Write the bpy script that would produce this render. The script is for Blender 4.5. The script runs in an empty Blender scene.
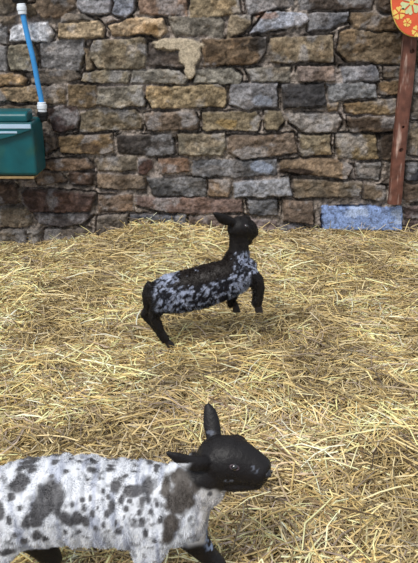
import bpy, bmesh, math, random
import numpy as np
from mathutils import Vector, Matrix
from mathutils.bvhtree import BVHTree

random.seed(7)
rng = np.random.default_rng(11)
SC = bpy.context.scene
COL = SC.collection

# ---------------------------------------------------------------- camera
CAM_H = 1.15
PITCH = math.radians(20.7)
FPX = 700.0
CX, CY = 209.0, 281.5
cd = bpy.data.cameras.new('camera')
cam = bpy.data.objects.new('camera', cd)
COL.objects.link(cam)
cam.location = (0, 0, CAM_H)
cam.rotation_euler = (math.pi / 2 - PITCH, 0, 0)
cd.sensor_fit = 'VERTICAL'
cd.sensor_height = 24.0
cd.lens = FPX / 563.0 * 24.0
cd.clip_start = 0.02
SC.camera = cam

# ---------------------------------------------------------------- world, sun, exposure
w = bpy.data.worlds.new('daylight'); SC.world = w
w.use_nodes = True
bg = w.node_tree.nodes['Background']
bg.inputs['Color'].default_value = (0.86, 0.92, 1.0, 1)
bg.inputs['Strength'].default_value = 0.72
sd = bpy.data.lights.new('daylight_sun', 'SUN')
sd.energy = 2.9
sd.angle = math.radians(22)
sd.color = (1.0, 0.97, 0.92)
so = bpy.data.objects.new('daylight_sun', sd)
COL.objects.link(so)
so.rotation_euler = Vector((0.42, 0.75, -1.05)).to_track_quat('-Z', 'Y').to_euler()
SC.view_settings.view_transform = 'Standard'
SC.view_settings.look = 'None'
SC.view_settings.gamma = 1
SC.view_settings.use_curve_mapping = False
SC.view_settings.exposure = 0.0

# ---------------------------------------------------------------- helpers
SP, CP = math.sin(PITCH), math.cos(PITCH)
def at(px, py, Y):
    """the world point seen at a pixel, on the upright plane at distance Y"""
    u = (px - CX) / FPX; v = -(py - CY) / FPX
    dy = CP + v * SP; dz = -SP + v * CP
    t = Y / dy
    return Vector((u * t, Y, CAM_H + dz * t))
def at_np(P, Y):
    return np.array([at(a, b, Y)[:] for a, b in P])

def lin(c, k=1.0):
    out = []
    for v in c:
        v = v / 255.0
        l = v / 12.92 if v <= 0.04045 else ((v + 0.055) / 1.055) ** 2.4
        out.append(min(l * k, 0.95))
    return tuple(out)

def hash2(ix, iy, seed):
    ix = ix.astype(np.int64); iy = iy.astype(np.int64)
    n = (ix * 374761393 + iy * 668265263 + seed * 1442695041) & 0xffffffff
    n = ((n ^ (n >> 13)) * 1274126177) & 0xffffffff
    n = (n ^ (n >> 16)) & 0xffffffff
    return n / 4294967295.0
def vnoise(x, y, seed=0):
    x = np.asarray(x, float); y = np.asarray(y, float)
    ix = np.floor(x); iy = np.floor(y); fx = x - ix; fy = y - iy
    fx = fx * fx * (3 - 2 * fx); fy = fy * fy * (3 - 2 * fy)
    a = hash2(ix, iy, seed); b = hash2(ix + 1, iy, seed)
    c = hash2(ix, iy + 1, seed); d = hash2(ix + 1, iy + 1, seed)
    return (a * (1 - fx) + b * fx) * (1 - fy) + (c * (1 - fx) + d * fx) * fy
def fbm(x, y, seed=0, o=4):
    s = 0; a = 0.5; t = 0
    for k in range(o):
        s = s + a * vnoise(x * 2 ** k + 17 * k, y * 2 ** k - 9 * k, seed + k); t += a; a *= 0.5
    return s / t
def vnoise3(p, f, seed=0):
    x, y, z = p[:, 0] * f, p[:, 1] * f, p[:, 2] * f
    iz = np.floor(z); fz = z - iz; fz = fz * fz * (3 - 2 * fz)
    out = np.zeros(len(p))
    for dz, wgt in ((0, 1 - fz), (1, fz)):
        zz = (iz + dz)
        out += wgt * vnoise(x + zz * 37.13 + 500, y + zz * 91.7 + 500, seed)
    return out
def fbm3(p, f, seed=0, o=3):
    s = 0; a = 0.5; t = 0
    for k in range(o):
        s = s + a * vnoise3(p, f * 2 ** k, seed + 3 * k); t += a; a *= 0.5
    return s / t
def sstep(a, b, x):
    t = np.clip((x - a) / (b - a), 0, 1)
    return t * t * (3 - 2 * t)

def np_mesh(name, V, F, cols=None, smooth=False):
    """mesh from numpy vertices and an (n,4) or (n,3) face array"""
    me = bpy.data.meshes.new(name)
    V = np.ascontiguousarray(V, dtype=np.float32); F = np.ascontiguousarray(F, dtype=np.int32)
    k = F.shape[1]
    me.vertices.add(len(V)); me.vertices.foreach_set('co', V.ravel())
    me.loops.add(F.size); me.loops.foreach_set('vertex_index', F.ravel())
    me.polygons.add(len(F))
    me.polygons.foreach_set('loop_start', np.arange(0, F.size, k, dtype=np.int32))
    me.polygons.foreach_set('loop_total', np.full(len(F), k, dtype=np.int32))
    me.polygons.foreach_set('use_smooth', np.full(len(F), smooth, dtype=bool))
    me.update(calc_edges=True)
    if cols is not None: set_cols(me, cols)
    return me
def set_cols(me, cols):
    at_ = me.color_attributes.new('Col', 'FLOAT_COLOR', 'POINT')
    c = np.ones((len(cols), 4), dtype=np.float32); c[:, :3] = cols
    at_.data.foreach_set('color', c.ravel())

def link(name, me, m=None, parent=None):
    o = bpy.data.objects.new(name, me)
    COL.objects.link(o)
    if m: me.materials.append(m)
    if parent: o.parent = parent; o.matrix_parent_inverse = Matrix.Translation(-Vector(parent.location))
    return o
def empty(name, loc):
    o = bpy.data.objects.new(name, None); COL.objects.link(o)
    o.empty_display_size = 0.05; o.location = loc
    return o
def tag(o, label=None, cat=None, kind=None, group=None):
    if label: o['label'] = label
    if cat: o['category'] = cat
    if kind: o['kind'] = kind
    if group: o['group'] = group
def bm_obj(name, bm, m, parent=None, smooth=False):
    bmesh.ops.recalc_face_normals(bm, faces=bm.faces)
    me = bpy.data.meshes.new(name); bm.to_mesh(me); bm.free()
    for p in me.polygons: p.use_smooth = smooth
    return link(name, me, m, parent)

def material(name, color=(0.5, 0.5, 0.5), rough=0.8, attr=False, noise=None, bump=None, spec=0.3,
             metal=0.0, sheen=0.0, sss=0.0, two=None, coat=0.0):
    m = bpy.data.materials.new(name); m.use_nodes = True
    nt = m.node_tree; b = nt.nodes['Principled BSDF']
    b.inputs['Roughness'].default_value = rough
    b.inputs['Specular IOR Level'].default_value = spec
    b.inputs['Metallic'].default_value = metal
    b.inputs['Coat Weight'].default_value = coat
    if sheen: b.inputs['Sheen Weight'].default_value = sheen
    tc = nt.nodes.new('ShaderNodeTexCoord')
    if attr:
        a = nt.nodes.new('ShaderNodeAttribute'); a.attribute_name = 'Col'; src = a.outputs['Color']
    else:
        r = nt.nodes.new('ShaderNodeRGB'); r.outputs[0].default_value = (*color, 1); src = r.outputs[0]
    if two:      # (second colour, scale, low, high): patches of another colour
        n = nt.nodes.new('ShaderNodeTexNoise'); n.inputs['Scale'].default_value = two[1]; n.inputs['Detail'].default_value = 6
        mp = nt.nodes.new('ShaderNodeMapping'); mp.inputs['Scale'].default_value = two[4] if len(two) > 4 else (1, 1, 1)
        nt.links.new(tc.outputs['Object'], mp.inputs['Vector']); nt.links.new(mp.outputs[0], n.inputs['Vector'])
        mr = nt.nodes.new('ShaderNodeMapRange'); mr.inputs['From Min'].default_value = two[2]; mr.inputs['From Max'].default_value = two[3]
        nt.links.new(n.outputs['Fac'], mr.inputs['Value'])
        mx = nt.nodes.new('ShaderNodeMix'); mx.data_type = 'RGBA'
        nt.links.new(mr.outputs[0], mx.inputs['Factor']); nt.links.new(src, mx.inputs['A'])
        mx.inputs['B'].default_value = (*two[0], 1); src = mx.outputs['Result']
    if noise:    # (scale, lowest multiplier, highest multiplier)
        n = nt.nodes.new('ShaderNodeTexNoise'); n.inputs['Scale'].default_value = noise[0]; n.inputs['Detail'].default_value = 5
        nt.links.new(tc.outputs['Object'], n.inputs['Vector'])
        mr = nt.nodes.new('ShaderNodeMapRange'); mr.inputs['From Min'].default_value = 0.3; mr.inputs['From Max'].default_value = 0.7
        mr.inputs['To Min'].default_value = noise[1]; mr.inputs['To Max'].default_value = noise[2]
        nt.links.new(n.outputs['Fac'], mr.inputs['Value'])
        vm = nt.nodes.new('ShaderNodeVectorMath'); vm.operation = 'SCALE'
        nt.links.new(src, vm.inputs[0]); nt.links.new(mr.outputs[0], vm.inputs['Scale']); src = vm.outputs[0]
    nt.links.new(src, b.inputs['Base Color'])
    if bump:     # (scale, strength, distance)
        n = nt.nodes.new('ShaderNodeTexNoise'); n.inputs['Scale'].default_value = bump[0]; n.inputs['Detail'].default_value = 8
        nt.links.new(tc.outputs['Object'], n.inputs['Vector'])
        bp = nt.nodes.new('ShaderNodeBump'); bp.inputs['Strength'].default_value = bump[1]; bp.inputs['Distance'].default_value = bump[2]
        nt.links.new(n.outputs['Fac'], bp.inputs['Height']); nt.links.new(bp.outputs[0], b.inputs['Normal'])
    return m

# ---------------------------------------------------------------- floor
WALL_Y = 3.86
bm = bmesh.new()
bmesh.ops.create_cube(bm, size=1, matrix=Matrix.Translation((0, 1.9, -0.20)) @ Matrix.Diagonal((5.6, 5.0, 0.1, 1)))
M_floor = material('earth_floor', lin((96, 84, 68)), 0.95, noise=(20, 0.7, 1.2), bump=(60, 0.5, 0.01))
fl = bm_obj('floor', bm, M_floor); tag(fl, kind='structure')

# ---------------------------------------------------------------- rubble stone wall
TAN = (150, 130, 100)
# every stone: outline in the photograph (mapped onto the wall's own plane), colour
STONES = [
 # top course
 ([(-22,-6),(17,-8),(17,10),(8,15),(-22,14)], (98,88,76)),
 ([(26,5),(36,3),(39,14),(30,17)], (120,102,80)),
 ([(38,-10),(75,-12),(75,7),(62,17),(42,18),(37,6)], (108,90,72)),
 ([(77,-14),(112,-12),(111,13),(98,14),(84,12),(78,7)], (146,144,152)),
 ([(116,-12),(137,-14),(134,10),(126,17),(114,14)], (128,132,146)),
 ([(139,-12),(186,-14),(187,16),(165,16),(140,13)], (130,104,86)),
 ([(190,-14),(237,-12),(240,13),(205,17),(191,17)], (138,120,90)),
 ([(243,-12),(293,-10),(292,4),(262,12),(248,14)], (132,126,126)),
 ([(296,-14),(374,-12),(372,8),(345,10),(300,9)], (84,72,64)),
 ([(377,-10),(424,-12),(424,12),(392,14),(377,8)], (82,68,56)),
 # second course
 ([(-20,18),(16,16),(15,23),(6,25),(-20,40)], (110,98,84)),
 ([(-12,27),(8,27),(8,43),(-12,43)], (110,106,104)),
 ([(13,27),(30,22),(48,22),(53,34),(50,41),(11,41)], (196,198,206)),
 ([(66,13),(84,14),(93,19),(62,22)], (112,104,96)),
 ([(60,24),(92,20),(99,22),(105,28),(103,38),(58,38)], (160,138,106)),
 ([(110,26),(122,22),(128,18),(163,19),(166,30),(160,38),(150,34),(113,35)], (172,146,112)),
 ([(168,17),(221,16),(224,22),(223,38),(200,35),(174,36)], (122,114,102)),
 ([(230,15),(249,15),(250,24),(243,34),(227,38)], (134,118,94)),
 ([(267,12),(290,12),(305,14),(307,19),(300,26),(285,28),(262,33),(250,33),(257,25)], (150,154,168)),
 ([(308,14),(348,13),(345,23),(325,30),(308,30)], (104,104,110)),
 ([(351,13),(394,14),(400,31),(372,31),(353,27),(349,20)], (116,96,72)),
 # third
 ([(-20,46),(7,46),(8,70),(-20,70)], (104,98,92)),
 ([(10,46),(34,43),(37,58),(36,71),(12,70),(9,60)], (124,116,98)),
 ([(41,43),(84,39),(86,52),(80,70),(62,69),(42,66)], (128,124,124)),
 ([(86,48),(89,50),(93,69),(87,70)], (138,120,96)),
 ([(94,41),(143,38),(147,46),(146,66),(138,69),(98,68),(91,58)], (122,110,90)),
 ([(149,42),(200,38),(200,58),(196,67),(149,66)], (96,86,80)),
 ([(203,40),(267,37),(266,50),(257,62),(245,64),(203,66)], (104,84,62)),
 ([(271,38),(331,35),(332,62),(282,62),(271,60)], (122,106,82)),
 ([(340,33),(352,29),(375,33),(402,33),(402,64),(347,62),(337,52)], (112,94,70)),
 # fourth
 ([(-20,74),(20,73),(27,79),(24,84),(-20,86)], (158,126,84)),
 ([(38,71),(76,70),(80,78),(70,82),(32,83)], (114,102,90)),
 ([(84,74),(106,69),(131,71),(127,83),(82,81)], (134,124,104)),
 ([(133,70),(180,70),(189,78),(184,84),(131,83)], (130,124,114)),
 ([(196,70),(232,67),(242,76),(240,83),(194,83)], (134,128,116)),
 ([(246,68),(290,66),(289,82),(252,82)], (138,130,118)),
 ([(297,67),(333,66),(335,80),(299,81)], (124,108,100)),
 ([(340,68),(376,66),(379,80),(342,82)], (114,114,122)),
 ([(384,67),(400,66),(400,78),(385,78)], (92,80,66)),
 # fifth
 ([(-20,88),(55,85),(66,89),(67,103),(-20,101)], (132,110,80)),
 ([(70,85),(96,85),(97,104),(88,107),(70,104)], (112,92,64)),
 ([(99,87),(143,86),(144,105),(120,107),(98,104)], (128,120,106)),
 ([(148,87),(222,84),(227,90),(224,106),(152,108),(146,98)], (148,128,94)),
 ([(231,84),(277,83),(277,107),(245,109),(229,104)], (112,110,114)),
 ([(282,84),(324,83),(326,104),(283,108)], (58,56,58)),
 ([(328,84),(374,83),(375,97),(352,99),(329,101)], (112,112,114)),
 ([(378,82),(398,81),(398,94),(379,94)], (116,92,62)),
 # sixth
 ([(48,107),(76,105),(79,112),(78,128),(54,131)], (78,62,58)),
 ([(81,113),(100,108),(135,110),(142,118),(141,128),(81,132)], (114,102,82)),
 ([(146,113),(194,111),(199,120),(197,130),(148,129)], (112,94,78)),
 ([(203,112),(257,112),(261,120),(257,130),(203,130)], (132,116,88)),
 ([(265,111),(280,111),(283,119),(276,130),(266,129)], (118,104,80)),
 ([(286,113),(336,113),(341,120),(336,131),(302,132),(289,122)], (130,122,116)),
 ([(327,103),(338,102),(337,110),(328,110)], (136,114,86)),
 ([(344,103),(396,98),(397,113),(375,114),(346,112)], (122,100,68)),
 ([(348,117),(395,117),(395,130),(350,131)], (84,68,52)),
 # seventh
 ([(60,136),(112,134),(115,150),(100,153),(62,152)], (114,92,62)),
 ([(118,136),(171,134),(174,153),(150,155),(119,152)], (64,58,55)),
 ([(177,134),(224,134),(226,146),(221,155),(179,154)], (130,120,102)),
 ([(229,136),(293,134),(297,151),(270,156),(240,158),(228,151)], (118,100,84)),
 ([(299,135),(329,134),(331,154),(301,156)], (124,110,86)),
 ([(336,134),(375,134),(378,158),(337,158)], (134,114,80)),
 ([(381,134),(396,133),(392,160),(382,158)], (80,66,52)),
 # eighth
 ([(46,161),(88,158),(92,168),(62,170),(47,168)], (124,100,80)),
 ([(95,161),(105,156),(137,156),(138,170),(98,170)], (120,108,92)),
 ([(140,158),(151,159),(153,166),(147,173),(139,172)], (76,54,47)),
 ([(158,158),(188,158),(190,171),(162,173)], (120,92,72)),
 ([(193,160),(276,159),(277,173),(240,176),(193,176)], (98,98,102)),
 ([(281,160),(330,158),(351,166),(345,178),(300,173),(280,170)], (124,102,78)),
 ([(355,163),(380,162),(378,178),(357,178)], (106,102,100)),
 ([(405,163),(440,163),(440,180),(405,180)], (48,48,54)),
 # ninth
 ([(35,170),(60,172),(66,181),(40,184)], (108,90,76)),
 ([(69,170),(93,173),(94,184),(72,184)], (84,66,56)),
 ([(97,174),(144,175),(146,188),(98,187)], (114,98,82)),
 ([(147,177),(205,178),(206,196),(153,194)], (80,78,78)),
 ([(209,179),(231,181),(229,195),(208,195)], (124,102,80)),
 ([(234,181),(289,177),(291,195),(235,196)], (124,126,134)),
 ([(294,179),(360,182),(358,194),(294,197)], (114,100,82)),
 ([(363,184),(385,185),(383,200),(363,198)], (106,90,72)),
 ([(402,184),(440,184),(440,201),(402,201)], (98,80,66)),
 # tenth
 ([(-20,184),(14,184),(20,190),(18,202),(-20,204)], (92,74,64)),
 ([(24,190),(60,190),(95,194),(92,210),(32,211),(23,202)], (84,64,58)),
 ([(98,195),(132,194),(134,210),(100,211)], (118,98,82)),
 ([(135,196),(210,197),(241,199),(243,211),(190,213),(150,208),(138,204)], (116,94,86)),
 ([(248,199),(276,199),(277,214),(250,214)], (94,94,98)),
 ([(282,199),(313,201),(312,222),(284,219)], (108,90,76)),
 ([(322,206),(401,208),(399,230),(324,228)], (136,158,204)),
 ([(404,206),(440,206),(440,217),(404,217)], (86,70,68)),
 ([(404,220),(440,220),(440,232),(404,232)], (90,74,72)),
 # lowest
 ([(-20,208),(28,206),(34,222),(26,226),(-20,226)], (116,104,88)),
 ([(34,212),(94,213),(84,223),(60,226),(40,221)], (84,76,76)),
 ([(-20,229),(26,229),(30,246),(-20,250)], (112,104,96)),
 ([(28,229),(42,229),(40,243),(32,243)], (128,122,116)),
 ([(46,229),(88,228),(100,250),(44,250)], (110,98,88)),
 ([(98,216),(128,214),(128,240),(96,240)], (104,94,84)),
 ([(131,214),(186,214),(187,242),(131,240)], (84,86,94)),
 ([(189,216),(243,215),(243,244),(189,243)], (108,92,84)),
 ([(246,218),(276,220),(277,240),(246,240)], (128,114,114)),
 ([(280,225),(296,222),(311,230),(310,245),(280,245)], (108,104,110)),
 ([(316,233),(440,235),(440,256),(316,254)], (100,90,86)),
 # right of the post
 ([(414,40),(440,40),(440,62),(414,62)], (110,94,74)),
 ([(412,68),(440,68),(440,92),(412,92)], (100,94,88)),
 ([(411,97),(440,97),(440,118),(411,118)], (98,88,78)),
 ([(409,124),(440,124),(440,156),(409,154)], (108,94,76)),
 # behind the drinker
 ([(-20,106),(40,106),(40,128),(-20,128)], (104,92,78)),
 ([(-20,133),(34,133),(34,156),(-20,156)], (100,88,76)),
 ([(44,134),(56,136),(57,148),(46,154)], (86,74,64)),
 ([(-20,160),(30,160),(30,178),(-20,178)], (96,84,74)),
]
def build_wall():
    X0, X1, Z0, Z1, ST = -2.35, 2.35, -0.16, 1.95, 0.005
    xs = np.arange(X0, X1 + ST, ST); zs = np.arange(Z0, Z1 + ST, ST)
    nx, nz = len(xs), len(zs)
    GX, GZ = np.meshgrid(xs, zs)
    # wobble the outlines so no stone has a ruled edge
    WX = GX + (fbm(GX * 14, GZ * 14, 3) - 0.5) * 0.020 + (vnoise(GX * 70, GZ * 70, 5) - 0.5) * 0.006
    WZ = GZ + (fbm(GX * 14, GZ * 14, 8) - 0.5) * 0.020 + (vnoise(GX * 70, GZ * 70, 9) - 0.5) * 0.006
    polys = []
    for P, c in STONES:
        Q = at_np(P, WALL_Y)[:, [0, 2]]
        polys.append((Q, c, True))
    a = at(-20, -12, WALL_Y); b = at(440, 250, WALL_Y)
    # courses beyond the frame
    pal = [(118,102,84),(108,96,82),(128,114,92),(98,92,90),(84,72,64),(124,120,120),(134,112,78),(100,86,72)]
    z = -0.16
    while z < Z1:
        h = random.uniform(0.10, 0.165); x = X0 - random.uniform(0, .2)
        while x < X1:
            wd = random.uniform(0.16, 0.38); g = 0.011
            q = np.array([(x + g, z + g), (x + wd - g, z + g), (x + wd - g, z + h - g), (x + g, z + h - g)])
            inside = (x + wd > a[0] + .02 and x < b[0] - .02 and z < a[2] - 0.02 and z + h > b[2] + .04)
            if not inside: polys.append((q, random.choice(pal), False))
            x += wd
        z += h
    best = np.full(GX.shape, 1e3); sid = np.full(GX.shape, -1)
    for k, (Q, c, _) in enumerate(polys):
        x0, z0 = Q.min(0) - 0.045; x1, z1 = Q.max(0) + 0.045
        i0, i1 = np.searchsorted(xs, [x0, x1]); j0, j1 = np.searchsorted(zs, [z0, z1])
        if i1 <= i0 or j1 <= j0: continue
        px = WX[j0:j1, i0:i1]; pz = WZ[j0:j1, i0:i1]
        d2 = np.full(px.shape, 1e9); ins = np.zeros(px.shape, bool)
        n = len(Q)
        for i in range(n):
            ax, az = Q[i]; bx, bz = Q[(i + 1) % n]
            ex, ez = bx - ax, bz - az
            t = np.clip(((px - ax) * ex + (pz - az) * ez) / (ex * ex + ez * ez), 0, 1)
            d2 = np.minimum(d2, (px - ax - t * ex) ** 2 + (pz - az - t * ez) ** 2)
            cnd = ((az > pz) != (bz > pz)) & (px < (bx - ax) * (pz - az) / (bz - az + 1e-12) + ax)
            ins ^= cnd
        d = np.sqrt(d2) * np.where(ins, -1, 1)
        d = d - 0.0055
        sub = best[j0:j1, i0:i1]; m = d < sub
        sub[m] = d[m]; sid[j0:j1, i0:i1][m] = k
    # heights
    R = np.random.default_rng(5)
    nS = len(polys)
    dep = R.uniform(0.020, 0.046, nS); tx = R.uniform(-.05, .05, nS); tz = R.uniform(-.10, .10, nS)
    edge = R.uniform(0.006, 0.014, nS); gap = R.uniform(0, 1, nS)
    cen = np.array([p[0].mean(0) for p in polys])
    C = np.array([lin(p[1]) for p in polys])
    C = C * .74 + C.mean(1)[:, None] * .22 * np.array([1.04, 1.0, .97])
    s = np.clip(sid, 0, nS - 1)
    ins = sstep(0.0, 1.0, np.clip(-best / edge[s], 0, 1))
    ins = np.sqrt(ins)
    rough = (fbm(GX * 22 + s * 3.7, GZ * 30 + s * 1.9, 21) - 0.5) * 0.022 + (fbm(GX * 70, GZ * 70, 31, 3) - 0.5) * 0.014
    hs = dep[s] + tx[s] * (GX - cen[s, 0]) + tz[s] * (GZ - cen[s, 1]) + rough
    mort = 0.012 + (fbm(GX * 9, GZ * 9, 41) - 0.5) * 0.030 + (fbm(GX * 60, GZ * 60, 44, 3) - 0.5) * 0.026
    crev = sstep(0.36, 0.56, vnoise(GX * 9 + 40, GZ * 14, 51)) * sstep(0.0085, 0.002, np.abs(best - 0.002))
    mort = mort - crev * 0.040
    H = mort * (1 - ins) + np.maximum(hs, mort * .5) * ins
    # colours: mortar against stone, stains that belong to the stone
    mc = np.array(lin((132, 122, 114)))
    mv = fbm(GX * 18, GZ * 18, 61)
    mf = sstep(.40, .60, fbm(GX * 70, GZ * 70, 63, 2))
    mcol = mc[None, None, :] * ((0.62 + 0.85 * mv) * (.6 + .75 * mf))[..., None]
    pale = sstep(0.55, 0.72, fbm(GX * 6 + 9, GZ * 6, 66))[..., None]
    mcol = mcol * (1 - pale * .6) + np.array(lin((168, 156, 150))) * pale * .6
    sv = fbm(GX * 13 + s * 5.1, GZ * 18 + s * 2.3, 71)
    fine = fbm(GX * 55, GZ * 55, 75, 3)
    mid = sstep(.38, .62, fbm(GX * 34 + s, GZ * 40, 77, 3))
    scol = C[s] * ((0.50 + 1.0 * sv) * (0.55 + 0.9 * fine) * (.72 + .56 * mid))[..., None]
    rust = (sstep(0.56, 0.7, fbm(GX * 9 + s * 1.1, GZ * 14, 81)) * .35)[..., None]
    scol = scol * (1 - rust) + scol * np.array([1.15, 0.95, 0.74]) * rust
    grey = (sstep(0.56, 0.68, fbm(GX * 11 + s * 7.7, GZ * 11, 85)) * .5)[..., None]
    scol = scol * (1 - grey) + np.array(lin((150, 148, 150))) * (0.5 + fine[..., None]) * grey
    mk = sstep(0.002, -0.006, best)[..., None]
    col = mcol * (1 - mk) + scol * mk
    # lime plaster smear and the dark stains, each placed on the wall's plane
    def blob(px, py, rx, ry, amp=0.5, sd=0):
        c = at(px, py, WALL_Y); c2 = at(px + rx, py, WALL_Y); c3 = at(px, py - ry, WALL_Y)
        ax = abs(c2[0] - c[0]); az = abs(c3[2] - c[2])
        r = np.sqrt(((GX - c[0]) / ax) ** 2 + ((GZ - c[2]) / az) ** 2) + (fbm(GX * 30, GZ * 30, 90 + sd) - .5) * amp * 2
        return sstep(1.1, 0.8, r)
    pl = np.maximum.reduce([blob(179,44,24,7,.35), blob(190,55,12,12,.3), blob(190,69,6,10,.2)])
    H = H * (1 - pl) + np.maximum(H, 0.047) * pl
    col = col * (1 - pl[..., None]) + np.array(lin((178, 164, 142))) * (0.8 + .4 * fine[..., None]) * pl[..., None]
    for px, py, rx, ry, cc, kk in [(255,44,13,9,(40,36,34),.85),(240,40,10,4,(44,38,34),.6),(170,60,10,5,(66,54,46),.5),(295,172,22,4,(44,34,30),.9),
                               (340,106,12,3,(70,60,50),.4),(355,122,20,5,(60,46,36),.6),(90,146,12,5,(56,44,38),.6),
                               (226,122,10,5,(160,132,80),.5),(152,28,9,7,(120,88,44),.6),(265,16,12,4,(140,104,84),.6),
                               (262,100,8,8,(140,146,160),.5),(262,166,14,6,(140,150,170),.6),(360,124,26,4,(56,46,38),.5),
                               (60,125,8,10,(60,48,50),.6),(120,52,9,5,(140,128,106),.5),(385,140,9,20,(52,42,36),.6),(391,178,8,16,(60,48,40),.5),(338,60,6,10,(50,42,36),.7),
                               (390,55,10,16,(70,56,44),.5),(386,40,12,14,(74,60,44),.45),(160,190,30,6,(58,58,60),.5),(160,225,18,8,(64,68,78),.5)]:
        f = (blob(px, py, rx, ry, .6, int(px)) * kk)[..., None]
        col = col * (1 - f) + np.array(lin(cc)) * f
    # specks on the painted blue block
    bi = [k for k, p in enumerate(polys) if p[1] == (136,158,204)][0]
    isb = ((sid == bi) & (best < 0.002))[..., None]
    bn = fbm(GX * 24, GZ * 24, 301)[..., None]; bf = fbm(GX * 70, GZ * 70, 311, 2)[..., None]
    bcol = np.array(lin((136,158,204))) * (0.75 + .5 * bn)
    dk = sstep(.60, .70, bf) * .7
    bcol = bcol * (1 - dk) + np.array(lin((88,98,122))) * dk
    pk = sstep(.58, .66, fbm(GX * 16 + 5, GZ * 16, 331))[..., None] * .6
    bcol = bcol * (1 - pk) + np.array(lin((186,200,226))) * pk
    col = np.where(isb, bcol, col)
    H = np.where(isb[..., 0] & (best < -0.004), 0.040 + (H - 0.03) * .25, H)
    V = np.stack([GX, WALL_Y - H, GZ], -1).reshape(-1, 3)
    idx = np.arange(nx * nz).reshape(nz, nx)
    F = np.stack([idx[:-1, :-1], idx[:-1, 1:], idx[1:, 1:], idx[1:, :-1]], -1).reshape(-1, 4)
    # back face and rim so the wall has thickness
    per = np.concatenate([idx[0, :], idx[1:, -1], idx[-1, -2::-1], idx[-2:0:-1, 0]])
    back = V[per].copy(); back[:, 1] = WALL_Y + 0.4
    nb = len(per); b0 = len(V)
    k = np.arange(nb); k2 = (k + 1) % nb
    rim = np.stack([per[k2], per[k], b0 + k, b0 + k2], -1)
    V = np.vstack([V, back]); cc = np.vstack([col.reshape(-1, 3), np.tile(mc, (nb, 1))])
    cor = [b0, b0 + nx - 1, b0 + nx - 1 + nz - 1, b0 + 2 * (nx - 1) + nz - 1]
    F = np.vstack([F, rim, [[cor[0], cor[3], cor[2], cor[1]]]])
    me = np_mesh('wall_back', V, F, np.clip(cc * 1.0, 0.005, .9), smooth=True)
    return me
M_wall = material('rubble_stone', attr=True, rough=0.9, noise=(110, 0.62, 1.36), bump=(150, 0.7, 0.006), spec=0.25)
wall = link('wall_back', build_wall(), M_wall); tag(wall, kind='structure')

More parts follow.
